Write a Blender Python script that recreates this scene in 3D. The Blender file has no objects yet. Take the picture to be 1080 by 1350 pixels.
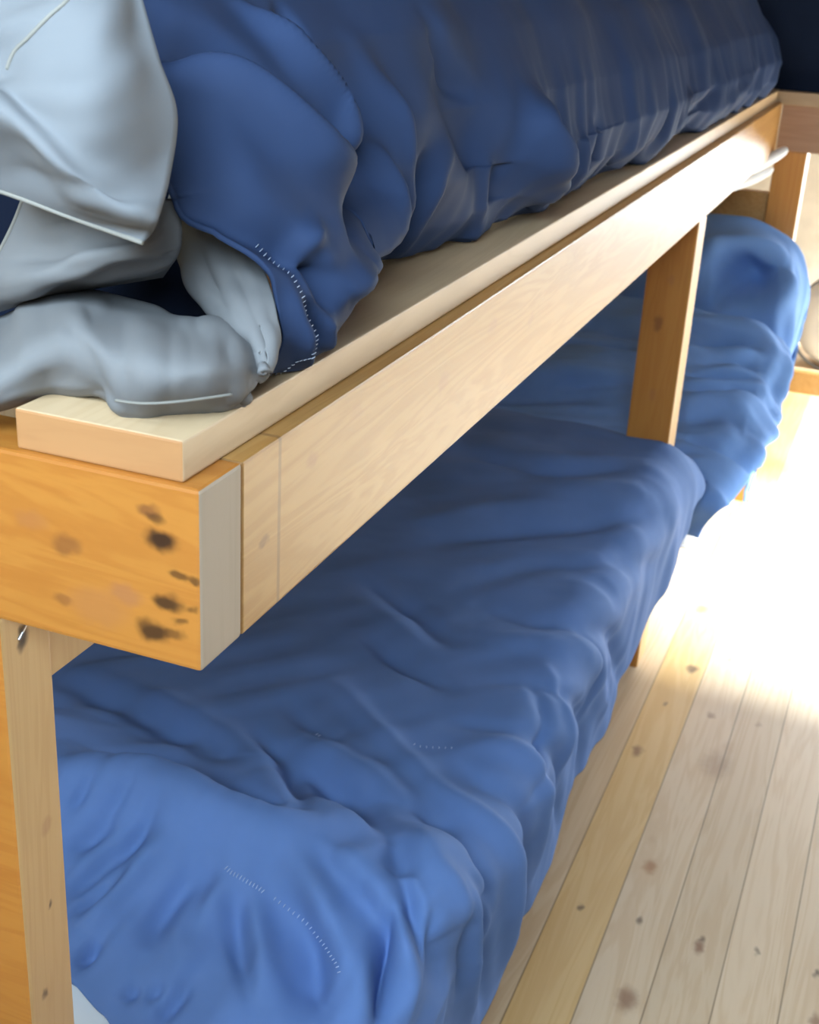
import math, random
import numpy as np
UDHEM = [[0, 0.1116], [0.03, 0.1116], [0.03, 0.1408], [0.0507, 0.1437], [0.0853, 0.1291], [0.1106, 0.1204], [0.1429, 0.1116], [0.1752, 0.1028], [0.212, 0.0941], [0.2512, 0.0999], [0.2881, 0.1087], [0.3249, 0.1204], [0.3434, 0.1233], [1.2, 0.1233]]
LD1F = [[-0.0125, 0.0123, [[-0.2181, 0.4056], [-0.2242, 0.3706], [-0.2119, 0.318]]], [0.0125, 0.0133, [[-0.1731, 0.4031], [-0.1444, 0.3731], [-0.1137, 0.3255]]], [-0.015, 0.0123, [[-0.1956, 0.3981], [-0.1669, 0.3556], [-0.1137, 0.293]]], [-0.015, 0.0133, [[-0.1117, 0.4006], [-0.0646, 0.3556], [-0.0258, 0.3005]]], [0.015, 0.0133, [[-0.0708, 0.4381], [-0.0196, 0.3956], [0.0111, 0.343]]], [-0.0275, 0.0123, [[-0.0074, 0.4306], [0.009, 0.3856], [0.0336, 0.3455]]], [0.0175, 0.0123, [[-0.0114, 0.4832], [0.0499, 0.4331], [0.097, 0.4206]]], [-0.015, 0.0114, [[0.0561, 0.5107], [0.144, 0.5157], [0.2647, 0.5432]]], [0.015, 0.0114, [[0.0704, 0.5583], [0.1686, 0.6208], [0.2872, 0.6408]]], [-0.01, 0.0076, [[-0.4267, 0.4557], [-0.439, 0.4231]]], [-0.01, 0.0085, [[-0.3695, 0.4732], [-0.392, 0.4231]]], [-0.01, 0.0095, [[-0.3224, 0.4532], [-0.351, 0.3881]]], [0.0125, 0.019, [[-0.2856, 0.8861], [-0.1383, 0.771], [-0.0135, 0.6834]]], [-0.0125, 0.0133, [[-0.0094, 1.0187], [0.0581, 0.9186], [0.0888, 0.801]]], [0.0112, 0.0133, [[-0.0012, 1.0738], [0.0827, 1.0087], [0.2381, 1.0262]]], [-0.0112, 0.0114, [[0.0233, 1.2314], [0.1093, 1.2489], [0.2402, 1.259]]], [-0.0173, 0.0209, [[-0.3674, 1.2139], [-0.2672, 1.1539], [-0.169, 1.0763]]], [0.0115, 0.0285, [[-0.3592, 1.1388], [-0.2467, 1.0688], [-0.1669, 1.0162]]], [-0.0173, 0.019, [[-0.2958, 1.0337], [-0.214, 0.9887], [-0.1219, 0.9461]]], [-0.0144, 0.019, [[-0.3204, 0.801], [-0.2488, 0.7585], [-0.1751, 0.7234]]], [-0.0236, 0.0209, [[-0.2835, 0.7009], [-0.1628, 0.6433], [-0.0339, 0.5232]]], [-0.027, 0.019, [[-0.0339, 0.5232], [0.0417, 0.4281], [0.1686, 0.4607]]], [0.0173, 0.0285, [[-0.2754, 0.7585], [-0.1506, 0.6934], [-0.0503, 0.6383]]], [0.0371, 0.0333, [[-0.484, 0.4632], [-0.4206, 0.4807], [-0.3531, 0.4857], [-0.259, 0.4732], [-0.1935, 0.4732], [-0.1281, 0.4957]]], [-0.0403, 0.0333, [[-0.5352, 0.5357], [-0.4717, 0.5583], [-0.4083, 0.5733], [-0.2999, 0.5482], [-0.1915, 0.5182]]], [-0.0259, 0.0285, [[-0.66, 0.7134], [-0.5413, 0.6984], [-0.4308, 0.6784], [-0.347, 0.6609]]], [0.0173, 0.0285, [[-0.6313, 0.7484], [-0.4779, 0.7159], [-0.3265, 0.6709], [-0.1894, 0.5457]]], [-0.0173, 0.0171, [[-0.3429, 0.7234], [-0.2406, 0.6509], [-0.1649, 0.5282]]], [-0.0173, 0.0285, [[-0.3756, 1.762], [-0.2099, 1.7444], [-0.0401, 1.8345]]], [0.0115, 0.038, [[-0.2979, 1.6418], [-0.1465, 1.6669], [0.0008, 1.762]]], [-0.0173, 0.0285, [[-0.3285, 1.3816], [-0.1915, 1.5092], [-0.038, 1.6043], [0.0908, 1.7645]]], [0.0115, 0.0285, [[-0.3817, 1.4366], [-0.2672, 1.5518], [-0.0565, 1.6719]]], [-0.0144, 0.0285, [[-0.2099, 1.2515], [-0.1199, 1.3766], [-0.0012, 1.4642], [0.1829, 1.7369]]], [-0.0173, 0.0238, [[-0.1526, 1.2089], [-0.0155, 1.2089], [0.1604, 1.4141], [0.4079, 1.6418]]], [0.0144, 0.0285, [[-0.171, 1.1163], [-0.0196, 1.1363], [0.1215, 1.2565], [0.3875, 1.4817]]], [-0.0144, 0.019, [[-0.0749, 0.9887], [0.0397, 1.0437], [0.2402, 1.259], [0.4079, 1.309]]], [-0.0173, 0.019, [[-0.079, 0.8611], [0.0172, 0.8936], [0.1379, 0.9837], [0.32, 1.0763]]], [0.0202, 0.0209, [[-0.038, 0.816], [0.0377, 0.8435], [0.1338, 0.8686], [0.2954, 0.9336]]], [-0.0202, 0.019, [[-0.0421, 0.7635], [0.0295, 0.7535], [0.1849, 0.8235], [0.4202, 0.9361]]], [0.0236, 0.0209, [[-0.0442, 0.7059], [0.0315, 0.6809], [0.1461, 0.6984], [0.3547, 0.766]]], [-0.0236, 0.019, [[-0.0442, 0.6509], [0.0315, 0.6033], [0.142, 0.6033], [0.3609, 0.6909]]], [0.0236, 0.0209, [[-0.0155, 0.5407], [0.0417, 0.5032], [0.1727, 0.5382], [0.3261, 0.6008]]], [0.0202, 0.019, [[-0.0933, 0.4657], [-0.0196, 0.4331], [0.0377, 0.3956], [0.0827, 0.3631]]], [-0.027, 0.019, [[-0.1076, 0.4507], [-0.038, 0.4206], [0.0111, 0.3756], [0.0397, 0.328]]], [0.0202, 0.019, [[-0.1465, 0.4507], [-0.0769, 0.4106], [-0.0114, 0.3506], [0.0131, 0.3105]]], [-0.0236, 0.0238, [[-0.1506, 0.4006], [-0.0953, 0.3681], [-0.0421, 0.2905]]], [-0.0202, 0.0171, [[-0.2283, 0.4131], [-0.259, 0.3656], [-0.259, 0.3055]]], [0.0169, 0.019, [[-0.1935, 0.4056], [-0.2201, 0.3581], [-0.2037, 0.288]]], [-0.0169, 0.0133, [[-0.3224, 0.4256], [-0.3551, 0.3906], [-0.3838, 0.343]]], [-0.0169, 0.0114, [[-0.3244, 0.3931], [-0.349, 0.348], [-0.3654, 0.3155]]], [-0.0202, 0.0095, [[-0.3142, 0.2955], [-0.3265, 0.268]]], [-0.0169, 0.0114, [[-0.3756, 0.4256], [-0.3981, 0.4006], [-0.4206, 0.3906]]], [-0.0169, 0.0095, [[-0.1894, 0.288], [-0.2078, 0.2454]]], [-0.0135, 0.0076, [[-0.216, 0.278], [-0.2303, 0.2605]]], [-0.0135, 0.0076, [[-0.2406, 0.268], [-0.2569, 0.253]]], [0.0169, 0.019, [[-0.2733, 0.4331], [-0.3183, 0.3831], [-0.3388, 0.3005]]]]
LD2F = [[0.045, 0.028, [[-0.129, 2.9232], [-0.0391, 2.9288], [0.1093, 2.9607]]], [-0.07, 0.022, [[-0.0828, 2.8987], [-0.0172, 2.9081], [0.0801, 2.9119]]], [0.02, 0.012, [[-0.1047, 2.8837], [-0.0439, 2.8987], [0.0315, 2.91]]], [-0.03, 0.012, [[-0.0682, 2.6209], [0.012, 2.6491], [0.102, 2.666]]], [-0.03, 0.012, [[-0.4671, 2.4989], [-0.3358, 2.5402], [-0.2069, 2.5421]]], [-0.03, 0.012, [[-0.0366, 2.4839], [0.0217, 2.5158], [0.1215, 2.5646]]], [-0.0675, 0.0255, [[-0.0926, 2.8969], [-0.0464, 2.9063], [0.0096, 2.9138], [0.102, 2.9213]]], [0.018, 0.017, [[-0.0974, 2.8875], [-0.0464, 2.9063], [-0.0026, 2.9156]]], [-0.03, 0.0153, [[-0.0804, 2.8931], [0.0412, 2.8987], [0.102, 2.9194]]], [0.03, 0.0255, [[-0.0901, 2.8781], [0.0461, 2.8894], [0.2041, 2.9325]]], [-0.027, 0.0187, [[-0.4841, 2.5533], [-0.3406, 2.6247], [-0.1898, 2.5984]]], [-0.027, 0.0187, [[-0.0658, 2.6491], [0.029, 2.6641], [0.1142, 2.6753]]], [-0.024, 0.017, [[-0.0415, 2.5421], [0.0461, 2.5927], [0.119, 2.6247]]], [-0.03, 0.0187, [[-0.3844, 2.3731], [-0.2555, 2.3956], [-0.168, 2.3994]]], [-0.027, 0.017, [[-0.0318, 2.4163], [0.0509, 2.4688], [0.1336, 2.5233]]], [0.018, 0.0213, [[-0.4501, 2.4463], [-0.3041, 2.5026], [-0.1631, 2.4895], [-0.0196, 2.6228], [0.102, 2.634]]], [-0.03, 0.0255, [[-0.4866, 2.3243], [-0.3382, 2.3543], [-0.1631, 2.3543]]], [-0.033, 0.0255, [[-0.022, 2.3506], [0.0534, 2.3731], [0.1312, 2.3825]]], [-0.03, 0.0213, [[-0.005, 2.2867], [0.0801, 2.2792], [0.1823, 2.3205]]], [0.03, 0.0255, [[0.1069, 2.8819], [0.2066, 2.7204], [0.2309, 2.5345], [0.1823, 2.3205]]]]
UDF = [[-0.0488, 0.0216, [[0.1525, 0.3319], [0.1174, 0.2673], [0.1028, 0.2097], [0.1058, 0.1659]]], [0.0225, 0.024, [[0.459, 0.2812], [0.4531, 0.1959], [0.3947, 0.1221], [0.2079, 0.1129], [0.1875, 0.0922]]], [-0.02, 0.0176, [[0.3977, 0.2558], [0.3947, 0.1936], [0.278, 0.1337], [0.1787, 0.106]]], [0.0175, 0.0144, [[0.4794, 0.242], [0.4648, 0.1475], [0.5115, 0.0392]]], [-0.015, 0.0144, [[0.4269, 0.1728], [0.4298, 0.1106], [0.4648, 0.0438]]], [0.015, 0.016, [[0.6049, 0.1636], [0.5495, 0.1244], [0.5436, 0.0668], [0.5699, 0.0323]]], [-0.015, 0.016, [[0.5436, 0.159], [0.5144, 0.106], [0.5319, 0.0438]]], [0.015, 0.016, [[0.7217, 0.1498], [0.7188, 0.0876], [0.7217, 0.03]]], [0.0375, 0.028, [[0.8735, 0.1775], [0.8151, 0.1567], [0.853, 0.1014], [0.9289, 0.0415]]], [-0.0375, 0.048, [[0.6224, 0.2558], [0.6867, 0.1521], [0.8122, 0.0323]]], [0.0175, 0.016, [[1.0457, 0.1221], [1.0603, 0.0853], [1.0399, 0.03]]], [0.015, 0.0144, [[1.3405, 0.1129], [1.323, 0.0691], [1.2909, 0.0369]]], [-0.0175, 0.016, [[1.145, 0.1452], [1.1479, 0.0899], [1.107, 0.053]]], [-0.015, 0.016, [[1.5361, 0.136], [1.5069, 0.0807], [1.4631, 0.0507]]], [0.0125, 0.016, [[1.8368, 0.1314], [1.7171, 0.0922], [1.647, 0.0576]]], [0.0125, 0.016, [[2.4381, 0.1221], [2.263, 0.0922], [2.0586, 0.0691]]], [-0.0125, 0.0144, [[2.0732, 0.1221], [1.9798, 0.0922], [1.8163, 0.0691]]], [-0.0455, 0.018, [[0.1466, 0.3365], [0.2021, 0.2996], [0.2313, 0.2604], [0.2692, 0.1936]]], [0.0358, 0.0216, [[0.1671, 0.3111], [0.1817, 0.2604], [0.2108, 0.2028], [0.2809, 0.1682]]], [0.0325, 0.0144, [[0.2955, 0.3342], [0.3101, 0.2719], [0.3393, 0.2143], [0.348, 0.1613]]], [-0.0358, 0.0101, [[0.3656, 0.3296], [0.3539, 0.3065]]], [-0.0455, 0.0144, [[0.0912, 0.1936], [0.1262, 0.1567], [0.1612, 0.1221], [0.1846, 0.0737]]], [0.026, 0.013, [[0.1058, 0.1821], [0.1408, 0.1452], [0.1758, 0.1221]]], [0.025, 0.0144, [[0.3714, 0.212], [0.4123, 0.1636], [0.3918, 0.1106], [0.1875, 0.0945]]], [0.0195, 0.0086, [[0.1875, 0.1475], [0.1612, 0.1337], [0.1612, 0.1014], [0.2108, 0.0415]]], [-0.0195, 0.0072, [[0.1495, 0.0945], [0.1817, 0.0507]]], [0.0163, 0.0086, [[0.1349, 0.1083], [0.1525, 0.0761], [0.1904, 0.03]]], [-0.015, 0.016, [[0.637, 0.3042], [0.6633, 0.2466], [0.7158, 0.2143]]]]
LDSTITCH = [[[[-0.2078, 0.4106], [-0.1833, 0.4081], [-0.1567, 0.4056]], 0.006, 0.0045], [[[-0.1444, 0.4006], [-0.1076, 0.3931], [-0.0646, 0.3756], [-0.0299, 0.3531]], 0.005, 0.007], [[[-0.2549, 0.756], [-0.2426, 0.7535]], 0.006, 0.006], [[[-0.1117, 0.781], [-0.081, 0.791], [-0.0503, 0.801]], 0.005, 0.009]]
LINING = [[[[-0.3751, 0.2, 1.1619], [-0.3387, 0.16, 1.1931], [-0.3034, 0.12, 1.2137], [-0.2194, 0.02, 1.2257], [-0.2053, 0.0, 1.2035], [-0.2236, 0.02, 1.1871]], [[-0.3155, 0.2, 1.1833], [-0.2821, 0.16, 1.2131], [-0.2496, 0.12, 1.2326], [-0.1718, 0.02, 1.2391], [-0.1625, 0.01, 1.2205], [-0.1792, 0.03, 1.2049]], [[-0.2756, 0.2, 1.2072], [-0.2441, 0.16, 1.2355], [-0.2134, 0.12, 1.2539], [-0.1395, 0.03, 1.2556], [-0.1373, 0.035, 1.229], [-0.1526, 0.055, 1.2139]], [[-0.2385, 0.2, 1.2195], [-0.2089, 0.16, 1.247], [-0.1799, 0.12, 1.2647], [-0.1105, 0.03, 1.2683], [-0.0937, 0.03, 1.2338], [-0.1078, 0.05, 1.2189]], [[-0.1971, 0.2, 1.2191], [-0.1696, 0.16, 1.2465], [-0.1425, 0.12, 1.2642], [-0.0766, 0.02, 1.2626], [-0.0704, 0.022, 1.2246], [-0.084, 0.042, 1.2095]], [[-0.1496, 0.2, 1.2147], [-0.1244, 0.16, 1.2421], [-0.0994, 0.12, 1.2599], [-0.0382, 0.02, 1.2582], [-0.0532, 0.04, 1.2217], [-0.0659, 0.06, 1.2066]], [[-0.1187, 0.2, 1.2143], [-0.095, 0.16, 1.2417], [-0.0715, 0.12, 1.2595], [-0.0167, 0.03, 1.2591], [-0.0324, 0.052, 1.2241], [-0.0442, 0.072, 1.2091]], [[-0.0947, 0.2, 1.2169], [-0.0722, 0.16, 1.2439], [-0.0497, 0.12, 1.2616], [-0.0083, 0.05, 1.2551], [-0.0209, 0.066, 1.2242], [-0.0322, 0.086, 1.2094]], [[-0.0716, 0.2, 1.2065], [-0.0503, 0.16, 1.234], [-0.0289, 0.12, 1.2521], [-0.0068, 0.08, 1.2434], [-0.0153, 0.08, 1.2233], [-0.0262, 0.1, 1.2086]], [[-0.0556, 0.2, 1.1898], [-0.035, 0.16, 1.2182], [-0.0144, 0.12, 1.2371], [-0.0058, 0.1, 1.2335], [-0.0127, 0.09, 1.2249], [-0.0234, 0.11, 1.2102]]], [[[-0.1484, 0.26, 1.3914], [-0.1442, 0.248, 1.3909], [-0.1471, 0.248, 1.3887], [-0.1629, 0.27, 1.3832], [-0.1879, 0.32, 1.3737]], [[-0.1338, 0.25, 1.3609], [-0.1337, 0.238, 1.3603], [-0.1405, 0.238, 1.3576], [-0.1604, 0.26, 1.3509], [-0.1856, 0.31, 1.3397]], [[-0.1032, 0.22, 1.3381], [-0.1107, 0.208, 1.339], [-0.1251, 0.208, 1.3374], [-0.1529, 0.23, 1.3311], [-0.1787, 0.28, 1.3186]], [[-0.0713, 0.19, 1.32], [-0.0837, 0.178, 1.3185], [-0.1027, 0.178, 1.3142], [-0.1354, 0.2, 1.3044], [-0.1614, 0.25, 1.2902]], [[-0.0345, 0.155, 1.2952], [-0.048, 0.143, 1.2946], [-0.068, 0.143, 1.2907], [-0.1014, 0.165, 1.2806], [-0.1267, 0.215, 1.2645]], [[-0.0126, 0.13, 1.2791], [-0.0217, 0.118, 1.278], [-0.0373, 0.118, 1.2732], [-0.0655, 0.14, 1.2616], [-0.0896, 0.19, 1.244]], [[-0.0034, 0.115, 1.2585], [-0.0047, 0.103, 1.259], [-0.0122, 0.103, 1.2556], [-0.0316, 0.125, 1.2447], [-0.0543, 0.175, 1.2259]], [[-0.0015, 0.1, 1.24], [0.0034, 0.088, 1.2433], [0.0022, 0.088, 1.2423], [-0.0104, 0.11, 1.2335], [-0.0324, 0.16, 1.2137]]]]
SEAMS = [['a', [[-0.0661, 0.004, 1.2351], [-0.0422, 0.002, 1.2377], [-0.0204, 0.014, 1.2395], [0.0003, 0.045, 1.2389]]]]
PIL1 = [[[-0.2037, 0.03, 1.5049], [-0.126, 0.02, 1.5088], [-0.0768, 0.02, 1.5071], [-0.0633, 0.04, 1.4994]], [[-0.1899, 0.01, 1.4788], [-0.1114, -0.01, 1.4797], [-0.0582, -0.01, 1.4748], [-0.0421, 0.03, 1.455]], [[-0.1845, 0.0, 1.4523], [-0.1171, -0.02, 1.4517], [-0.0517, -0.03, 1.4383], [-0.0298, 0.03, 1.4222]], [[-0.17, -0.02, 1.4319], [-0.1164, -0.03, 1.4349], [-0.0554, -0.035, 1.4038], [-0.0301, 0.02, 1.3839]], [[-0.1629, -0.03, 1.4206], [-0.1059, -0.045, 1.4217], [-0.0547, -0.045, 1.3875], [-0.0204, -0.01, 1.3647]], [[-0.1822, -0.01, 1.3976], [-0.1276, -0.02, 1.3948], [-0.0786, -0.02, 1.37], [-0.0318, 0.0, 1.3523]], [[-0.2021, 0.01, 1.368], [-0.1455, 0.0, 1.3657], [-0.0907, 0.0, 1.3551], [-0.0386, 0.0, 1.3457]]]
PIL2 = [[[-0.1967, 0.1, 1.3554], [-0.1433, 0.08, 1.3585], [-0.0937, 0.08, 1.3563], [-0.0827, 0.12, 1.3507]], [[-0.2127, 0.1, 1.3231], [-0.1408, 0.065, 1.3293], [-0.0911, 0.065, 1.3303], [-0.0819, 0.12, 1.3236]], [[-0.2325, 0.1, 1.292], [-0.1478, 0.055, 1.3061], [-0.0946, 0.06, 1.3149], [-0.0847, 0.12, 1.3105]], [[-0.2528, 0.1, 1.2628], [-0.1734, 0.07, 1.2814], [-0.1308, 0.08, 1.2937], [-0.0981, 0.13, 1.2972]], [[-0.2914, 0.13, 1.2259], [-0.2118, 0.12, 1.2571], [-0.1693, 0.13, 1.27], [-0.1172, 0.15, 1.2826]]]
RAILKNOTS = [[[-0.0301, 0.0, 1.1405], 0.011, 0.97, 'd'], [[-0.027, 0.0, 1.0941], 0.01, 0.9, 'd'], [[-0.0382, 0.0, 1.0676], 0.012, 0.9, 'd'], [[-0.0226, 0.0, 1.0691], 0.007, 0.6, 'd'], [[-0.0405, 0.0, 1.1595], 0.008, 0.7, 'k'], [[-0.0345, 0.0, 1.1562], 0.006, 0.6, 'd'], [[-0.0168, 0.0, 1.1161], 0.006, 0.7, 'd'], [[-0.0053, 0.0, 1.1153], 0.005, 0.7, 'd'], [[-0.0081, 0.0, 1.0927], 0.005, 0.6, 'd'], [[-0.0169, 0.0, 1.0803], 0.005, 0.6, 'd'], [[-0.1089, 0.0, 1.1201], 0.011, 0.55, 'k'], [[-0.0606, 0.0, 1.0927], 0.012, 0.55, 'r'], [[-0.1156, 0.0, 1.0746], 0.008, 0.5, 'k'], [[-0.0843, 0.0, 1.0759], 0.022, 0.3, 'r'], [[-0.1392, 0.0, 1.1333], 0.012, 0.3, 'r']]
SIDEKNOTS = [[[0.0, 0.0961, 1.1078], 0.007, 0.6, 'k'], [[0.0, 0.4836, 1.1244], 0.014, 0.35, 'r'], [[0.0, 0.1775, 1.1453], 0.009, 0.4, 'r'], [[0.0, 0.2632, 1.159], 0.012, 0.25, 'r'], [[0.0, 0.6357, 1.1474], 0.015, 0.3, 'r'], [[0.0, 0.7881, 1.1208], 0.012, 0.3, 'r']]
POSTKNOTS = [[[-0.174, 0.0212, 0.6595], 0.006, 0.8, 'd'], [[-0.174, 0.038, 0.7453], 0.004, 0.7, 'd'], [[-0.174, 0.0233, 1.0112], 0.008, 0.6, 'd'], [[-0.174, 0.0258, 1.0168], 0.009, 0.9, 'd'], [[-0.174, 0.0391, 0.8274], 0.008, 0.3, 'r']]
MIDKNOTS = [[[-0.0572, 2.0, 0.8216], 0.014, 0.6, 'k'], [[-0.0425, 2.0, 0.9161], 0.01, 0.3, 'r'], [[-0.0502, 2.0, 0.6664], 0.012, 0.3, 'r']]
FLOORKNOTS = [[[0.0839, 2.3779], 0.02, 0.7, 'k'], [[0.1193, 2.057], 0.018, 0.85, 'd'], [[0.1956, 1.8707], 0.012, 0.6, 'k'], [[0.076, 1.6568], 0.018, 0.8, 'k'], [[0.2388, 1.6813], 0.045, 0.4, 'k'], [[0.1826, 1.2934], 0.018, 0.8, 'r'], [[0.094, 1.1287], 0.008, 0.7, 'd'], [[0.1962, 1.1362], 0.009, 0.7, 'd'], [[0.302, 1.1178], 0.014, 0.85, 'k'], [[0.3046, 1.1394], 0.008, 0.7, 'd'], [[0.2175, 0.9452], 0.024, 0.75, 'k'], [[0.3954, 1.1476], 0.008, 0.6, 'd'], [[0.1928, 2.1421], 0.012, 0.5, 'k'], [[0.0307, 2.8648], 0.02, 0.5, 'r'], [[0.092, 1.8715], 0.008, 0.6, 'd'], [[0.4959, 1.1396], 0.008, 0.8, 'd'], [[0.5032, 1.0293], 0.012, 0.7, 'k'], [[0.297, 1.8802], 0.01, 0.4, 'k'], [[0.2501, 1.7584], 0.02, 0.25, 'r'], [[0.1676, 1.3772], 0.012, 0.2, 'r']]
SCREW = [-0.174, 0.0243, 1.0208]
TOWEL = [[-0.0999, 2.35, 1.0853], [-0.08, 2.75, 1.0293], [-0.0321, 2.95, 1.0287], [0.0079, 3.08, 1.0474], [0.0364, 3.12, 1.0682]]
PENCIL = 0.1198
FX = 0.1484
RAILZ = 1.1837
CAMAX = [[0.927836, 0.369176, 0.053184], [-0.192506, 0.35185, 0.916048], [-0.31947, 0.860181, -0.397527]]
CAMPOS = [0.41338, -0.70634, 1.52671]
CAMF = 1723.5852
L_RIGHT = 46.0
L_NEAR = 108.0
L_SUN = 50.0
L_FAR = 165.0
SUNDIR = [-0.8, 0.15, -0.63]
EXPO = 0.0
HEMSTITCH = 10
INNER = [[[-0.3776, 0.24, 1.3721], [-0.276, 0.23, 1.3823], [-0.1913, 0.235, 1.3897], [-0.137, 0.25, 1.3933], [-0.0576, 0.19, 1.4058]], [[-0.383, 0.24, 1.3201], [-0.2794, 0.23, 1.3326], [-0.193, 0.235, 1.3413], [-0.1375, 0.25, 1.3454], [-0.0572, 0.19, 1.3617]], [[-0.3886, 0.24, 1.266], [-0.2829, 0.23, 1.2809], [-0.1948, 0.235, 1.2911], [-0.138, 0.25, 1.2956], [-0.0569, 0.19, 1.3159]], [[-0.3945, 0.24, 1.2097], [-0.2866, 0.23, 1.2272], [-0.1966, 0.235, 1.2389], [-0.1386, 0.25, 1.244], [-0.0565, 0.19, 1.2685]], [[-0.403, 0.24, 1.1283], [-0.2919, 0.23, 1.1497], [-0.1992, 0.235, 1.1638], [-0.1393, 0.25, 1.1697], [-0.056, 0.19, 1.2003]]]
# ---------------------------------------------------------------- surfaces (pure numpy)
def ip(y, pts):
    xs = [p[0] for p in pts]; vs = [p[1] for p in pts]
    # smooth interpolation (cosine-eased piecewise)
    y = np.asarray(y, float); out = np.interp(y, xs, vs)
    k = np.clip(np.searchsorted(xs, y, side='right')-1, 0, len(xs)-2)
    x0 = np.take(xs, k); x1 = np.take(xs, k+1); t = np.clip((y-x0)/(x1-x0), 0, 1)
    t = t*t*(3-2*t); v0 = np.take(vs, k); v1 = np.take(vs, k+1)
    return 0.5*out + 0.5*(v0+(v1-v0)*t)

def bend(t, r, lean=0.0):
    """distance t past the start of a rounded edge -> (outward, drop)"""
    tm = math.pi/2 + lean
    th = np.clip(t/r, 0, tm); rest = np.maximum(t - r*tm, 0)
    return np.where(t < 0, t, r*np.sin(th) + rest*math.cos(tm)), r*(1-np.cos(th)) + rest*math.sin(tm)

def vnoise(x, y, seed):
    """smooth value noise in -1..1"""
    rs = np.random.RandomState(seed); T = rs.rand(257, 257)*2-1
    xi = np.floor(x).astype(int); yi = np.floor(y).astype(int); fx = x-xi; fy = y-yi
    fx = fx*fx*fx*(fx*(fx*6-15)+10); fy = fy*fy*fy*(fy*(fy*6-15)+10)
    g = lambda i, j: T[i % 257, j % 257]
    a = g(xi, yi)*(1-fx)+g(xi+1, yi)*fx; b = g(xi, yi+1)*(1-fx)+g(xi+1, yi+1)*fx
    return a*(1-fy)+b*fy

def drape(a, b, XE, r, top, YN, YF, rn=0.09, lean=0.05, p=3.0):
    xe = XE(b); rr = r(b)
    X, Da = bend(a-(xe-rr), rr, lean); X = X+xe-rr
    Yn, Dn = bend((YN+rn)-b, rn); Yf, Df = bend(b-(YF-rn), rn)
    Y = np.where(b < (YN+YF)/2, YN+rn-Yn, YF-rn+Yf)
    D = (Da**p + Dn**p + Df**p)**(1/p)
    return np.stack([X, Y, top(X, Y)-D], -1)

# near lower duvet
def ld1_top(X, Y):
    z = ip(Y, [(-.3, .40), (.18, .39), (.34, .455), (.47, .53), (.54, .525), (.64, .475), (1.0, .485), (1.5, .515), (1.85, .565), (2.0, .57), (2.1, .54)])
    return z - .02*np.clip(-X-.5, 0, 1)
def ld1(a, b):
    return drape(a, b, lambda y: ip(y, [(-.2, .045), (.6, .07), (1.2, .05), (1.6, .055), (1.9, .075), (2.1, .09)]), lambda y: ip(y, [(-.2, .07), (.6, .07), (1.5, .08), (2.1, .12)]), ld1_top, .10, 2.11, rn=.07, lean=.06)
def ld1_grid(nu=420, nv=270):
    U, V = np.meshgrid(np.linspace(0, 1, nu), np.linspace(0, 1, nv), indexing='ij')
    amax = .40 + .012*np.sin(U*19)+.006*np.sin(U*47+1) - .30*np.clip((U-.80)/.2, 0, 1)**1.5 - .125*np.clip((U-.68)/.14, 0, 1)
    A = -.93 + (amax+.93)*V
    b0 = ip(A, [(-.93, .29), (-.42, .272), (-.33, .252), (-.27, .232), (-.2, .19), (-.12, .07), (.1, -.2), (.45, -.25)])
    B = b0 + (2.33-b0)*U
    return A, B
# far lower duvet
def ld2_top(X, Y):
    z = ip(Y, [(2.0, .42), (2.15, .44), (2.3, .49), (2.42, .57), (2.6, .615), (2.72, .685), (2.80, .67), (2.86, .64), (2.93, .83), (3.02, .89), (3.12, .86), (3.2, .80)])
    return z - .05*np.clip(-X-.4, 0, 1)
def ld2(a, b):
    return drape(a, b, lambda y: ip(y, [(2.0, .12), (2.3, .148), (2.7, .150), (3.2, .148)]), lambda y: ip(y, [(2.1, .11), (2.7, .12), (2.85, .14), (3.0, .2), (3.2, .2)]), ld2_top, 2.135, 3.158, rn=.08, lean=.12, p=2.6)
def ld2_grid(nu=260, nv=240):
    U, V = np.meshgrid(np.linspace(0, 1, nu), np.linspace(0, 1, nv), indexing='ij')
    B = 2.03 + (3.45-2.03)*U
    amax = ip(B, [(2.05, .08), (2.3, .20), (2.6, .37), (2.8, .58), (3.45, .85)]) + .02*np.sin(U*23)
    A = -.9 + (amax+.9)*V
    return A, B
# upper duvet : u along the rail, h = height above the plank along the profile
UXB = [(-.2, -.05), (.02, -.035), (.09, -.022), (.17, .0), (.225, .002), (.27, -.03), (.33, -.078), (.45, -.080), (.61, -.062), (.82, -.022), (1.05, -.018), (1.37, -.014), (2.09, -.009), (2.86, -.008), (3.2, -.03)]
def ud(y, s):
    """s = arc parameter 0..0.8 up the profile"""
    q = [(0, -.03, .000), (.03, -.002, .008), (.07, .022, .040), (.12, .026, .088), (.2, -.008, .158), (.3, -.070, .234), (.38, -.128, .287), (.46, -.19, .333), (.56, -.272, .383), (.8, -.49, .44), (1.1, -.76, .42), (1.15, -.80, .37)]
    ss = [t[0] for t in q]
    dx = np.interp(s, ss, [t[1] for t in q]); dz = np.interp(s, ss, [t[2] for t in q])
    endr = 1 - .25*np.clip((y-2.95)/.22, 0, 1)**2
    return np.stack([ip(y, UXB)*np.clip(1.3-s*4, .12, 1) + dx - .02, y + 0*s, 1.2163 + dz*endr], -1)
def ud_y0(s):
    return np.interp(s, [t[0] for t in UDHEM], [t[1] for t in UDHEM])
def ud_grid(nu=520, nv=190):
    U, V = np.meshgrid(np.linspace(0, 1, nu), np.linspace(0, 1, nv), indexing='ij')
    S = 1.15*V**1.15
    y0 = ud_y0(S)
    Yy = y0 + (3.165-y0)*(U**1.25)
    return Yy, S

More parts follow.
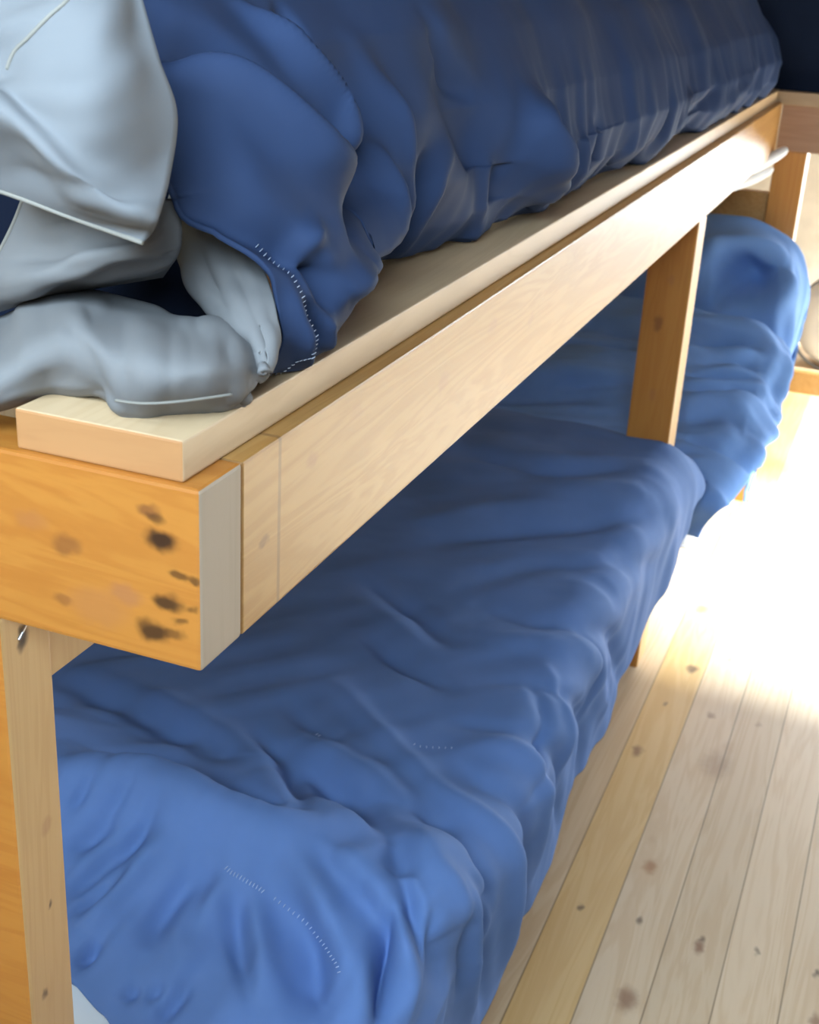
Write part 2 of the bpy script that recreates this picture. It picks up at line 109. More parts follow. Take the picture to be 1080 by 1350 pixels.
def polydist(P, line):
    """distance of points P (...,2) to polyline and arc parameter 0..1"""
    best = np.full(P.shape[:-1], 1e9); par = np.zeros(P.shape[:-1]); L = np.array(line, float)
    seg = np.linalg.norm(L[1:]-L[:-1], axis=1); tot = seg.sum(); acc = 0
    for i in range(len(L)-1):
        d = L[i+1]-L[i]; t = np.clip(((P-L[i])@d)/(d@d+1e-12), 0, 1)
        q = np.linalg.norm(P-(L[i]+t[..., None]*d), axis=-1); m = q < best
        best = np.where(m, q, best); par = np.where(m, (acc+t*seg[i])/tot, par); acc += seg[i]
    return best, par
def smooth_line(l, n=6):
    l = [np.array(p, float) for p in l]
    if len(l) < 3: return l
    out = []
    for i in range(len(l)-1):
        p0 = l[max(i-1, 0)]; p1 = l[i]; p2 = l[i+1]; p3 = l[min(i+2, len(l)-1)]
        for k in range(n):
            t = k/n
            out.append(.5*((2*p1)+(-p0+p2)*t+(2*p0-5*p1+4*p2-p3)*t*t+(-p0+3*p1-3*p2+p3)*t**3))
    out.append(l[-1]); return out
def folds(P, lst):
    h = np.zeros(P.shape[:-1])
    for amp, w, line in lst:
        d, t = polydist(P, smooth_line(line))
        taper = np.clip(np.sin(np.clip(t*.94+.03, 0, 1)*math.pi), 0, 1)**.6
        h += amp*taper*np.exp(-(d/w)**2)
    return h
def normals(G):
    du = np.gradient(G, axis=0); dv = np.gradient(G, axis=1)
    n = np.cross(du, dv); n /= (np.linalg.norm(n, axis=-1, keepdims=True)+1e-12); return n

import bpy, bmesh
from mathutils import Vector, Matrix
random.seed(4)
scene = bpy.context.scene; col = scene.collection
R = math.radians

# ---------------------------------------------------------------- materials
class NT:
    def __init__(s, name):
        s.m = bpy.data.materials.new(name); s.m.use_nodes = True; s.t = s.m.node_tree; s.t.nodes.clear()
        s.out = s.n('ShaderNodeOutputMaterial'); s.bsdf = s.n('ShaderNodeBsdfPrincipled'); s.l(s.bsdf.outputs[0], s.out.inputs[0])
        s.tc = s.n('ShaderNodeTexCoord')
    def n(s, t, **k):
        x = s.t.nodes.new(t)
        for a, b in k.items(): setattr(x, a, b)
        return x
    def l(s, a, b): s.t.links.new(a, b)
    def set(s, node, i, v):
        if hasattr(v, 'is_output') or isinstance(v, bpy.types.NodeSocket): s.l(v, node.inputs[i])
        else: node.inputs[i].default_value = v
    def math(s, op, a, b=0.0, c=None, clamp=False):
        x = s.n('ShaderNodeMath', operation=op); x.use_clamp = clamp; s.set(x, 0, a); s.set(x, 1, b)
        if c is not None: s.set(x, 2, c)
        return x.outputs[0]
    def map(s, v, sc=(1, 1, 1), loc=(0, 0, 0), rot=(0, 0, 0)):
        x = s.n('ShaderNodeMapping'); s.l(v, x.inputs[0]); x.inputs['Scale'].default_value = sc; x.inputs['Location'].default_value = loc; x.inputs['Rotation'].default_value = rot
        return x.outputs[0]
    def noise(s, v, scale, detail=3, rough=.5, dist=0):
        x = s.n('ShaderNodeTexNoise'); s.l(v, x.inputs['Vector']); x.inputs['Scale'].default_value = scale; x.inputs['Detail'].default_value = detail; x.inputs['Roughness'].default_value = rough; x.inputs['Distortion'].default_value = dist
        return x.outputs[0]
    def ramp(s, f, stops):
        x = s.n('ShaderNodeValToRGB'); s.l(f, x.inputs[0]); e = x.color_ramp.elements
        while len(e) < len(stops): e.new(.5)
        for i, (p, c) in enumerate(stops): e[i].position = p; e[i].color = (*c, 1) if len(c) == 3 else c
        return x.outputs[0]
    def mix(s, f, a, b, mode='MIX'):
        x = s.n('ShaderNodeMix', data_type='RGBA', blend_type=mode); s.set(x, 0, f)
        for i, v in ((6, a), (7, b)):
            if isinstance(v, tuple): x.inputs[i].default_value = (*v, 1) if len(v) == 3 else v
            else: s.l(v, x.inputs[i])
        return x.outputs[2]
    def mr(s, v, a, b, c=0, d=1, smooth=True):
        x = s.n('ShaderNodeMapRange'); x.interpolation_type = 'SMOOTHSTEP' if smooth else 'LINEAR'; s.set(x, 0, v)
        for i, q in enumerate((a, b, c, d)): x.inputs[i+1].default_value = q
        return x.outputs[0]
    def bump(s, h, st=.3, d=.002):
        x = s.n('ShaderNodeBump'); x.inputs['Strength'].default_value = st; x.inputs['Distance'].default_value = d; s.l(h, x.inputs['Height']); s.l(x.outputs[0], s.bsdf.inputs['Normal'])
def lin(r, g, b):
    f = lambda c: (c/255/12.92) if c/255 <= .04045 else ((c/255+.055)/1.055)**2.4
    return (f(r), f(g), f(b))

def wood(name, base, dark, axis=1, rough=.45, knots=(), spots=(), extra=None, grain=1.0, coat=0.0):
    """grain runs along axis; knots = (pos, radius, strength) darker rings in the timber itself"""
    s = NT(name); v = s.tc.outputs['Object']
    sc = [9, 9, 9]; sc[axis] = .9
    sf = [90, 90, 90]; sf[axis] = 3.0
    n1 = s.noise(s.map(v, tuple(sc), loc=(1.3, .7, 2.1)), 1.6, 4, .55, 1.2)
    n2 = s.noise(s.map(v, tuple(sf)), 1.0, 3, .6, .3)
    n3 = s.noise(v, 3.5, 2)
    ring = s.math('SINE', s.math('MULTIPLY', n1, 46.0)); ring = s.math('MULTIPLY_ADD', ring, .5, .5)
    f = s.math('ADD', s.math('MULTIPLY', ring, .38*grain), s.math('MULTIPLY', n2, .5*grain))
    c = s.mix(s.mr(f, .12, .85), base, dark)
    c = s.mix(s.math('MULTIPLY', s.mr(n3, .35, .7), .35), c, tuple(x*.8 for x in base))
    if knots or spots:
        dv = s.n('ShaderNodeVectorMath', operation='SCALE'); no = s.n('ShaderNodeTexNoise'); s.l(v, no.inputs['Vector']); no.inputs['Scale'].default_value = 55
        sub = s.n('ShaderNodeVectorMath', operation='SUBTRACT'); s.l(no.outputs['Color'], sub.inputs[0]); sub.inputs[1].default_value = (.5, .5, .5)
        s.l(sub.outputs[0], dv.inputs[0]); dv.inputs['Scale'].default_value = .014
        ad = s.n('ShaderNodeVectorMath', operation='ADD'); s.l(v, ad.inputs[0]); s.l(dv.outputs[0], ad.inputs[1])
        for (p, r, st, cc) in knots:
            q = s.n('ShaderNodeVectorMath', operation='DISTANCE')
            e = [1, 1, 1]; e[axis] = .62
            m = s.map(ad.outputs[0], tuple(e)); s.l(m, q.inputs[0]); q.inputs[1].default_value = tuple(a*b for a, b in zip(p, e))
            k = s.math('MULTIPLY', s.mr(q.outputs['Value'], r*.35, r, 1, 0), st)
            c = s.mix(k, c, cc)
    if extra: c = extra(s, c, v)
    s.l(c, s.bsdf.inputs['Base Color']); s.bsdf.inputs['Roughness'].default_value = rough
    s.bsdf.inputs['Coat Weight'].default_value = coat; s.bsdf.inputs['Coat Roughness'].default_value = .3
    s.bump(f, .15, .001)
    return s.m

def cloth(name, c, c2=None, rough=.75, sheen=.25, weave=1400):
    s = NT(name); v = s.tc.outputs['Object']
    n = s.noise(v, 9, 3); cc = s.mix(s.mr(n, .3, .7), c, c2 or tuple(x*.82 for x in c))
    s.l(cc, s.bsdf.inputs['Base Color']); s.bsdf.inputs['Roughness'].default_value = rough
    s.bsdf.inputs['Sheen Weight'].default_value = sheen; s.bsdf.inputs['Sheen Roughness'].default_value = .4
    s.bsdf.inputs['Specular IOR Level'].default_value = .08
    s.bump(s.noise(v, weave, 2), .1, .0006)
    return s.m
def plain(name, c, rough=.6, metal=0, bumpy=0):
    s = NT(name); v = s.tc.outputs['Object']
    n = s.noise(v, 14, 4); cc = s.mix(s.mr(n, .3, .7), c, tuple(x*.9 for x in c)); s.l(cc, s.bsdf.inputs['Base Color'])
    s.bsdf.inputs['Roughness'].default_value = rough; s.bsdf.inputs['Metallic'].default_value = metal
    if bumpy: s.bump(s.noise(v, 200, 3), bumpy, .001)
    return s.m

DK = (.03, .012, .006); KB = (.16, .055, .02); KR = (.33, .13, .06)
M = {}
M['end_rail'] = wood('varnished_orange_pine', (.47, .185, .032), (.39, .13, .02), 0, .42, knots=[(tuple(p), r, st, {'d': DK, 'k': KB, 'r': KR}[c]) for p, r, st, c in RAILKNOTS], grain=.8, coat=.15)
def pencil(s, c, v):
    sx = s.n('ShaderNodeSeparateXYZ'); s.l(v, sx.inputs[0]); y = sx.outputs[1]
    d = s.math('ABSOLUTE', s.math('SUBTRACT', y, PENCIL)); k = s.mr(d, .0012, .0035, .5, 0)
    g = s.mr(s.math('ABSOLUTE', s.math('SUBTRACT', y, .061)), .0006, .0018, .5, 0)
    return s.mix(s.math('MAXIMUM', k, g), c, (.13, .06, .03))
M['side_rail'] = wood('varnished_pine', (.48, .265, .085), (.38, .18, .042), 1, .4, knots=[(tuple(p), r, st, {'d': DK, 'k': KB, 'r': KR}[c]) for p, r, st, c in SIDEKNOTS], extra=pencil, grain=.9)
M['end_grain'] = wood('greyed_end_grain', (.48, .39, .30), (.40, .315, .23), 2, .7, grain=.6)
M['plank'] = wood('new_planed_pine', (.68, .49, .30), (.59, .40, .225), 1, .5, grain=.7)
M['plank_end'] = wood('plank_end_grain', (.44, .215, .085), (.38, .17, .065), 0, .6, grain=.6)
M['post'] = wood('pine_post_board', (.60, .375, .165), (.51, .29, .11), 2, .5, knots=[(tuple(p), r, st, {'d': DK, 'k': KB, 'r': KR}[c]) for p, r, st, c in POSTKNOTS], grain=.7)
M['post_orange'] = wood('orange_pine_post', (.50, .215, .04), (.43, .16, .024), 2, .42, knots=[(tuple(p), r, st, {'d': DK, 'k': KB, 'r': KR}[c]) for p, r, st, c in MIDKNOTS], grain=.8)
M['brown_rail'] = wood('brown_stained_pine', (.36, .20, .115), (.29, .15, .08), 0, .5)
M['brown_plank'] = wood('brownish_plank', (.42, .29, .165), (.35, .22, .12), 0, .5)
M['wallwood'] = wood('pine_wall_boards', (.55, .40, .22), (.46, .30, .14), 2, .6)
M['navy'] = cloth('navy_cotton', (.035, .058, .132), (.031, .052, .12), .7, .0)
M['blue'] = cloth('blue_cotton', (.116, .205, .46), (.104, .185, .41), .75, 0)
M['navy_dark_and_shade'] = cloth('dark_navy_and_shade_cotton', (.007, .012, .028), (.006, .010, .024), .7, 0)  # dark navy for the crossing duvet; inside the open duvet it paints shade
M['grey'] = cloth('grey_cotton', (.20, .20, .208), (.185, .185, .193), .8, 0)
M['grey_light'] = cloth('pale_grey_cotton', (.20, .208, .225), (.185, .192, .208), .75, 0)
M['piping'] = cloth('cream_piping', (.27, .255, .23), None, .8, .05)
M['blue_lit'] = cloth('blue_cotton_lit', (.17, .31, .64), (.15, .28, .58), .8, 0)  # lighter blue for the far duvet: its strong light put into the colour
M['white_sheet'] = cloth('white_cotton_sheet', (.82, .84, .86), (.78, .80, .83), .85, .05)
M['thread'] = plain('pale_thread', (.42, .48, .62), .7)
M['thread_light'] = plain('pale_blue_thread', (.45, .55, .78), .7)
M['steel'] = plain('screw_steel', (.55, .55, .56), .3, 1)
M['paint'] = plain('cream_wall_paint', (.74, .70, .62), .8, bumpy=.1)
M['ceil'] = plain('dark_board_ceiling', (.13, .085, .05), .7)
M['frame'] = plain('white_window_paint', (.8, .8, .78), .5)

def floor_mat():
    s = NT('pine_floorboards'); v = s.tc.outputs['Object']
    sx = s.n('ShaderNodeSeparateXYZ'); s.l(v, sx.inputs[0])
    X = s.math('DIVIDE', s.math('SUBTRACT', sx.outputs[0], FX), .1); idx = s.math('FLOOR', X); fr = s.math('SUBTRACT', X, idx)
    cb = s.n('ShaderNodeCombineXYZ'); s.l(idx, cb.inputs[0])
    wn = s.n('ShaderNodeTexWhiteNoise', noise_dimensions='1D'); s.l(idx, wn.inputs['W'])
    off = s.n('ShaderNodeVectorMath', operation='MULTIPLY_ADD'); s.l(wn.outputs['Color'], off.inputs[0]); off.inputs[1].default_value = (0, 7, 3); s.l(v, off.inputs[2])
    n1 = s.noise(s.map(off.outputs[0], (11, .8, 1)), 1.5, 4, .55, 1.0); n2 = s.noise(s.map(off.outputs[0], (120, 4, 1)), 1, 3)
    ring = s.math('MULTIPLY_ADD', s.math('SINE', s.math('MULTIPLY', n1, 40.)), .5, .5)
    f = s.math('ADD', s.math('MULTIPLY', ring, .45), s.math('MULTIPLY', n2, .4))
    c = s.mix(s.mr(f, .1, .9), (.66, .53, .37), (.58, .43, .27))
    tint = s.mix(wn.outputs['Value'], (.90, .86, .82), (1.04, 1.0, .97)); c = s.mix(1.0, c, tint, 'MULTIPLY')
    # the board next to the bed is a yellower one
    b1 = s.math('COMPARE', idx, -1.0, .4)
    c = s.mix(s.math('MULTIPLY', b1, .85), c, s.mix(s.mr(f, .1, .9), (.66, .44, .185), (.60, .37, .135)))
    nz = s.n('ShaderNodeTexNoise'); s.l(v, nz.inputs['Vector']); nz.inputs['Scale'].default_value = 40
    sub = s.n('ShaderNodeVectorMath', operation='SUBTRACT'); s.l(nz.outputs['Color'], sub.inputs[0]); sub.inputs[1].default_value = (.5, .5, .5)
    sc = s.n('ShaderNodeVectorMath', operation='SCALE'); s.l(sub.outputs[0], sc.inputs[0]); sc.inputs['Scale'].default_value = .02
    ad = s.n('ShaderNodeVectorMath', operation='ADD'); s.l(v, ad.inputs[0]); s.l(sc.outputs[0], ad.inputs[1])
    for p, r, st, cc in FLOORKNOTS:
        q = s.n('ShaderNodeVectorMath', operation='DISTANCE'); m = s.map(ad.outputs[0], (1, .55, 1)); s.l(m, q.inputs[0]); q.inputs[1].default_value = (p[0], p[1]*.55, 0)
        c = s.mix(s.math('MULTIPLY', s.mr(q.outputs['Value'], r*.2, r, 1, 0), st), c, {'d': (.07, .035, .02), 'k': (.22, .10, .05), 'r': (.36, .17, .07)}[cc])
    gap = s.math('MINIMUM', fr, s.math('SUBTRACT', 1.0, fr)); g = s.mr(gap, .006, .018, .75, 0)
    c = s.mix(g, c, (.16, .10, .05))
    s.l(c, s.bsdf.inputs['Base Color']); s.bsdf.inputs['Roughness'].default_value = .42; s.bsdf.inputs['Coat Weight'].default_value = .25; s.bsdf.inputs['Coat Roughness'].default_value = .28
    s.bump(s.math('SUBTRACT', s.math('MULTIPLY', f, .1), g), .25, .001)
    return s.m
M['floor'] = floor_mat()
def glass_mat():
    s = NT('window_glass'); t = s.n('ShaderNodeBsdfTransparent'); t.inputs[0].default_value = (.95, .97, .97, 1); g = s.n('ShaderNodeBsdfGlossy'); g.inputs['Roughness'].default_value = .02
    lw = s.n('ShaderNodeLayerWeight'); lw.inputs[0].default_value = .2; mx = s.n('ShaderNodeMixShader')
    s.l(lw.outputs['Fresnel'], mx.inputs[0]); s.l(t.outputs[0], mx.inputs[1]); s.l(g.outputs[0], mx.inputs[2]); s.l(mx.outputs[0], s.out.inputs[0]); return s.m
M['glass'] = glass_mat()

# ---------------------------------------------------------------- object helpers
def link(name, me, mat, parent=None):
    o = bpy.data.objects.new(name, me); col.objects.link(o)
    for m in (mat if isinstance(mat, (list, tuple)) else [mat]): me.materials.append(m)
    if parent is not None:
        o.parent = parent; o.matrix_parent_inverse = Matrix.Translation(parent.location).inverted()
    return o
def thing(name, label, cat, loc, group=None, kind=None):
    o = bpy.data.objects.new(name, None); o.empty_display_size = .05; col.objects.link(o); o.location = loc
    if label: o['label'] = label
    if cat: o['category'] = cat
    if group: o['group'] = group
    if kind: o['kind'] = kind
    return o
def from_bm(name, bm, mat, parent=None, smooth=False):
    me = bpy.data.meshes.new(name); bm.normal_update(); bm.to_mesh(me); bm.free()
    if smooth:
        for p in me.polygons: p.use_smooth = True
    return link(name, me, mat, parent)
def box_bm(lo, hi, bev=.002, bm=None, jit=0):
    own = bmesh.new(); bmesh.ops.create_cube(own, size=1)
    for v in own.verts:
        v.co = Vector([lo[i]+(hi[i]-lo[i])*(v.co[i]+.5) for i in range(3)])
    if bev: bmesh.ops.bevel(own, geom=own.edges[:], offset=bev, segments=2, affect='EDGES', profile=.6)
    if bm is None: return own
    me = bpy.data.meshes.new('tmp'); own.to_mesh(me); own.free(); bm.from_mesh(me); bpy.data.meshes.remove(me); return bm
def box(name, lo, hi, mat, parent=None, bev=.002):
    return from_bm(name, box_bm(lo, hi, bev), mat, parent)
def struct(o): o['kind'] = 'structure'; return o
def grid_obj(name, G, mat, parent=None, thick=0.0, flip=False):
    nu, nv = G.shape[:2]; me = bpy.data.meshes.new(name)
    i = np.arange(nu*nv).reshape(nu, nv)
    a, b, c, d = i[:-1, :-1].ravel(), i[1:, :-1].ravel(), i[1:, 1:].ravel(), i[:-1, 1:].ravel()
    F = np.stack([a, b, c, d] if not flip else [a, d, c, b], -1)
    me.from_pydata(G.reshape(-1, 3).tolist(), [], F.tolist()); me.update()
    for p in me.polygons: p.use_smooth = True
    o = link(name, me, mat, parent)
    if thick:
        m = o.modifiers.new('thickness', 'SOLIDIFY'); m.thickness = thick; m.offset = -1
    return o
def cr_patch(C, nu=10, nv=10):
    """Catmull-Rom surface through a grid of control points"""
    C = np.array(C, float)
    def along(A, n):
        out = []
        for i in range(len(A)-1):
            p0 = A[i-1] if i else 2*A[0]-A[1]; p1 = A[i]; p2 = A[i+1]; p3 = A[i+2] if i+2 < len(A) else 2*A[-1]-A[-2]
            for k in range(n):
                t = k/n; out.append(.5*((2*p1)+(-p0+p2)*t+(2*p0-5*p1+4*p2-p3)*t*t+(-p0+3*p1-3*p2+p3)*t**3))
        out.append(A[-1]); return np.array(out)
    S = along(C, nu); S = np.swapaxes(along(np.swapaxes(S, 0, 1), nv), 0, 1); return S
def tube_bm(pts, r, n=8, bm=None):
    bm = bm or bmesh.new(); pts = [Vector(p) for p in pts]; rings = []; up = Vector((0, 0, 1))
    for i, p in enumerate(pts):
        d = (pts[min(i+1, len(pts)-1)]-pts[max(i-1, 0)]).normalized()
        a = d.cross(up if abs(d.z) < .95 else Vector((1, 0, 0))).normalized(); b = d.cross(a)
        rr = r[i] if isinstance(r, (list, tuple, np.ndarray)) else r
        rings.append([bm.verts.new(p+(a*math.cos(2*math.pi*k/n)+b*math.sin(2*math.pi*k/n))*rr) for k in range(n)])
    for q, w in zip(rings, rings[1:]):
        for k in range(n): bm.faces.new((q[k], q[(k+1) % n], w[(k+1) % n], w[k]))
    bm.faces.new(rings[0][::-1]); bm.faces.new(rings[-1]); return bm
def dashes(name, pts, nrm, length, width, gap, mat, parent, cross=False, lift=.0012):
    """short thread stitches along a line; cross = stitches lie across it"""
    bm = bmesh.new(); pts = np.array(pts); seg = np.linalg.norm(pts[1:]-pts[:-1], axis=1); acc = np.concatenate([[0], np.cumsum(seg)])
    s = 0
    while s < acc[-1]:
        q = np.array([np.interp(s, acc, pts[:, k]) for k in range(3)]); q2 = np.array([np.interp(min(s+.002, acc[-1]), acc, pts[:, k]) for k in range(3)])
        nn = np.array([np.interp(s, acc, nrm[:, k]) for k in range(3)]); d = q2-q; ln = np.linalg.norm(d)
        if ln < 1e-7: break
        d /= ln; e = np.cross(nn, d) if cross else d
        p = q+nn*lift
        tube_bm([p-e*length/2, p-e*length/4+nn*width*.4, p+e*length/4+nn*width*.4, p+e*length/2], [width*.3, width*.5, width*.5, width*.3], 5, bm)
        s += gap
    return from_bm(name, bm, mat, parent, True)

# ---------------------------------------------------------------- camera
cd = bpy.data.cameras.new('camera'); cam = bpy.data.objects.new('camera', cd); col.objects.link(cam)
r_, u_, f_ = [Vector(v) for v in CAMAX]
cam.matrix_world = Matrix(((r_[0], u_[0], -f_[0], CAMPOS[0]), (r_[1], u_[1], -f_[1], CAMPOS[1]), (r_[2], u_[2], -f_[2], CAMPOS[2]), (0, 0, 0, 1)))
cd.sensor_fit = 'VERTICAL'; cd.sensor_height = 24; cd.lens = 24*CAMF/1350; cd.clip_start = .02
cd.dof.use_dof = True; cd.dof.focus_distance = 1.15; cd.dof.aperture_fstop = 8.0
scene.camera = cam

FZ = RAILZ   # top of the bunk rail above the floor
# ---------------------------------------------------------------- room
XL, XR, YB, YF2, ZC = -.96, 2.7, -1.2, 5.6, 2.5
struct(box('floor', (XL-.1, YB-.1, -.06), (XR+.1, YF2+.1, 0), M['floor'], None, 0))
struct(box('ceiling', (XL-.1, YB-.1, ZC), (XR+.1, YF2+.1, ZC+.08), M['ceil'], None, 0))
def wall(name, axis, pos, th, a0, a1, hole, mat):
    """axis 0: wall at x = pos spanning y; axis 1: wall at y = pos spanning x; hole (a, b, z0, z1)"""
    bm = bmesh.new()
    rects = [(a0, a1, 0, ZC)] if not hole else [(a0, hole[0], 0, ZC), (hole[1], a1, 0, ZC), (hole[0], hole[1], 0, hole[2]), (hole[0], hole[1], hole[3], ZC)]
    for q in rects:
        if axis == 0: box_bm((pos, q[0], q[2]), (pos+th, q[1], q[3]), 0, bm)
        else: box_bm((q[0], pos, q[2]), (q[1], pos+th, q[3]), 0, bm)
    return struct(from_bm(name, bm, mat))
W1 = (1.65, 5.2, .25, 2.28); W2 = (-.9, .95, 1.7, 2.45); W3 = (.22, 2.4, .45, 1.75)
wall('wall_left', 0, XL-.1, .1, YB-.1, YF2+.1, None, M['wallwood'])
wall('wall_right', 0, XR, .1, YB-.1, YF2+.1, W1, M['ceil'])
wall('wall_near', 1, YB-.1, .1, XL, XR, W2, M['paint'])
wall('wall_far', 1, YF2, .1, XL, XR, W3, M['paint'])
def window(name, axis, pos, h, n=2):
    t = thing(name, None, None, (pos, (h[0]+h[1])/2, h[2]) if axis == 0 else ((h[0]+h[1])/2, pos, h[2]), kind='structure')
    P = lambda a, z, o: (pos+o, a, z) if axis == 0 else (a, pos+o, z)
    bm = bmesh.new(); w = .05
    for (a, b, c, d) in [(h[0], h[1], h[2], h[2]+w), (h[0], h[1], h[3]-w, h[3]), (h[0], h[0]+w, h[2], h[3]), (h[1]-w, h[1], h[2], h[3])]+[(h[0]+(h[1]-h[0])*k/n-w/2, h[0]+(h[1]-h[0])*k/n+w/2, h[2], h[3]) for k in range(1, n)]:
        box_bm(P(a, c, .02), P(b, d, .075), .004, bm)
    from_bm('window_frame', bm, M['frame'], t)
    box('pane', P(h[0]+w, h[2]+w, .045), P(h[1]-w, h[3]-w, .049), M['glass'], t, 0)
    return t
window('window_1', 0, XR, W1); window('window_2', 1, YB-.1, W2); window('window_3', 1, YF2, W3)

# ---------------------------------------------------------------- upper bunk frame
bunk = thing('bunk_frame', 'orange-varnished pine upper bunk frame with pale plank along its long side rail', 'bunk bed', (0, 0, 0))
RH = .14; LY = 3.17
def side_rail_bm():
    bm = box_bm((-.045, .0605, FZ-RH), (0, LY, FZ), .0025); return bm
from_bm('side_rail', side_rail_bm(), M['side_rail'], bunk)
er = box_bm((-.93, 0, FZ-RH), (0, .06, FZ), .003)
me = bpy.data.meshes.new('end_rail'); er.normal_update(); er.to_mesh(me); er.free()
for p in me.polygons:
    p.material_index = 1 if p.normal.x > .8 else 0
link('end_rail', me, [M['end_rail'], M['end_grain']], bunk)['label'] = 'knotty orange end rail with grey end grain'
pl = box_bm((-.151, .006, FZ+.0005), (-.0157, LY+.06, FZ+.0306), .002)
me = bpy.data.meshes.new('edge_plank'); pl.normal_update(); pl.to_mesh(me); pl.free()
for p in me.polygons: p.material_index = 1 if abs(p.normal.y) > .8 else 0
link('edge_plank', me, [M['plank'], M['plank_end']], bunk)['label'] = 'pale new pine plank'
# inner wall-side rail and slats carrying the bedding
box('side_rail', (-.93, .0605, FZ-RH), (-.885, LY, FZ), M['side_rail'], bunk)
for k in range(16):
    y = .12+k*.19; box('slat', (-.92, y, FZ+.001), (-.153, y+.09, FZ+.02), M['post'], bunk)
# posts
def post(x0, x1, y0, y1, z1, side, facing, parent, label=None):
    b = box_bm((x0, y0, 0.001), (x1, y1, z1), .003); me = bpy.data.meshes.new('post'); b.normal_update(); b.to_mesh(me); b.free()
    for p in me.polygons: p.material_index = 1 if abs(p.normal.x) > .8 else 0  # side faces get a paler wood: the light on them put into colour
    o = link('post', me, [facing, side], parent)
    if label: o['label'] = label
    return o
np_ = post(-.264, -.174, .0, .06, FZ-RH-.0005, M['post'], M['end_rail'], bunk, 'near post, side light put into the tan of its room side')
post(-.095, -.001, 2.0, 2.09, FZ-RH-.0005, M['post'], M['post_orange'], bunk, 'orange middle post')
post(-.93, -.84, .0, .06, FZ-RH-.0005, M['post'], M['end_rail'], bunk)
# ledger running back from the near post
box('ledger_board', (-.225, .0605, .957), (-.18, 1.9, FZ-RH-.0005), M['post'], bunk)
# screw in the head of the near post
sb = bmesh.new()
c0 = Vector(SCREW); tube_bm([c0+Vector((.0006, .0045, .0035)), c0+Vector((.0012, 0, 0)), c0+Vector((.0006, -.0045, -.0045))], .0013, 10, sb)
sc = from_bm('nail', sb, M['steel'], np_); sc.parent = np_; sc.matrix_parent_inverse = Matrix.Identity(4); sc['label'] = 'slanting steel nail in a dark hole'
# ---------------------------------------------------------------- cross bunk at the far corner
cross = thing('bunk_frame', 'pine bunk frame crossing at the far right corner, on an orange post', 'bunk bed', (0.05, LY, 0))
box('side_rail', (0.001, LY, FZ-.128), (1.9, LY+.045, FZ-.006), M['brown_rail'], cross)['label'] = 'brown front rail of the crossing bunk'
box('edge_plank', (-.015, LY-.012, FZ+.0005-.006), (1.9, LY+.11, FZ+.030), M['brown_plank'], cross)
post(.001, .088, LY+.003, LY+.09, FZ-.1285, M['plank'], M['post_orange'], cross)
box('side_rail', (0.001, LY+.9, FZ-.128), (1.9, LY+.945, FZ-.006), M['post_orange'], cross)
post(1.81, 1.9, LY+.003, LY+.09, FZ-.1285, M['plank'], M['post_orange'], cross)
for k in range(9): box('slat', (.02+k*.2, LY+.112, FZ-.004), (.12+k*.2, LY+.94, FZ+.012), M['plank'], cross)
hb = box('headboard', (-.93, LY+.012, .82), (-.001, LY+.05, .935), M['side_rail']); hb['label'] = 'horizontal orange pine board behind the heap of blue bedding'; hb['category'] = 'board'
# ---------------------------------------------------------------- lower beds
def lower_bed(y0, y1, label, zt):
    t = thing('low_bed', label, 'bed base', (-.4, (y0+y1)/2, 0))
    box('bed_rail', (-.06, y0, .10), (-.02, y1, .24), M['side_rail'], t); box('bed_rail', (-.93, y0, .10), (-.89, y1, .24), M['side_rail'], t)
    for y in (y0+.02, y1-.07):
        for x in (-.22, -.89): box('leg', (x-.025, y, .001), (x+.025, y+.05, .24), M['post'], t)
    for k in range(8):
        y = y0+.08+(y1-y0-.2)*k/7; box('slat', (-.885, y, .22), (-.062, y+.08, .238), M['plank'], t)
    return t
lower_bed(.16, 1.96, 'low pine bed base under the near blue duvet', .4)
lower_bed(2.16, 3.13, 'low pine bed base under the far heap of blue bedding', .4)
def mattress(lo, hi, mat, label):
    t = thing('mattress', label, 'mattress', ((lo[0]+hi[0])/2, (lo[1]+hi[1])/2, lo[2]))
    b = box_bm(lo, hi, 0); bmesh.ops.bevel(b, geom=b.edges[:], offset=.035, segments=5, affect='EDGES', profile=.5)
    from_bm('mattress_body', b, mat, t, True)
    bm = bmesh.new()
    for z in (lo[2]+.014, hi[2]-.014):
        r = .024; P = []
        for cx, cy, a0 in ((hi[0]-r, hi[1]-r, 0), (lo[0]+r, hi[1]-r, 90), (lo[0]+r, lo[1]+r, 180), (hi[0]-r, lo[1]+r, 270)):
            for k in range(5): P.append((cx+r*math.cos(R(a0+k*22.5)), cy+r*math.sin(R(a0+k*22.5)), z))
        P.append(P[0]); tube_bm(P, .004, 6, bm)
    from_bm('piping', bm, M['white_sheet'], t, True)
    return t
mattress((-.925, .14, .24), (.0, 1.965, .372), M['white_sheet'], 'white mattress corner showing under the near end of the blue duvet')
mattress((-.925, 2.17, .24), (.06, 3.12, .42), M['white_sheet'], 'white mattress under the far heap of blue bedding')

# ---------------------------------------------------------------- bedding
def build_duvet(fn, A, B, fl, extra, name, mat, parent, flip=False, thick=.006):
    P2 = np.stack([A, B], -1); G = fn(A, B); N = normals(G)
    if flip: N = -N
    h = folds(P2, fl) + extra(A, B)
    G2 = G + N*h[..., None]
    return grid_obj(name, G2, mat, parent, thick, flip), G2, N

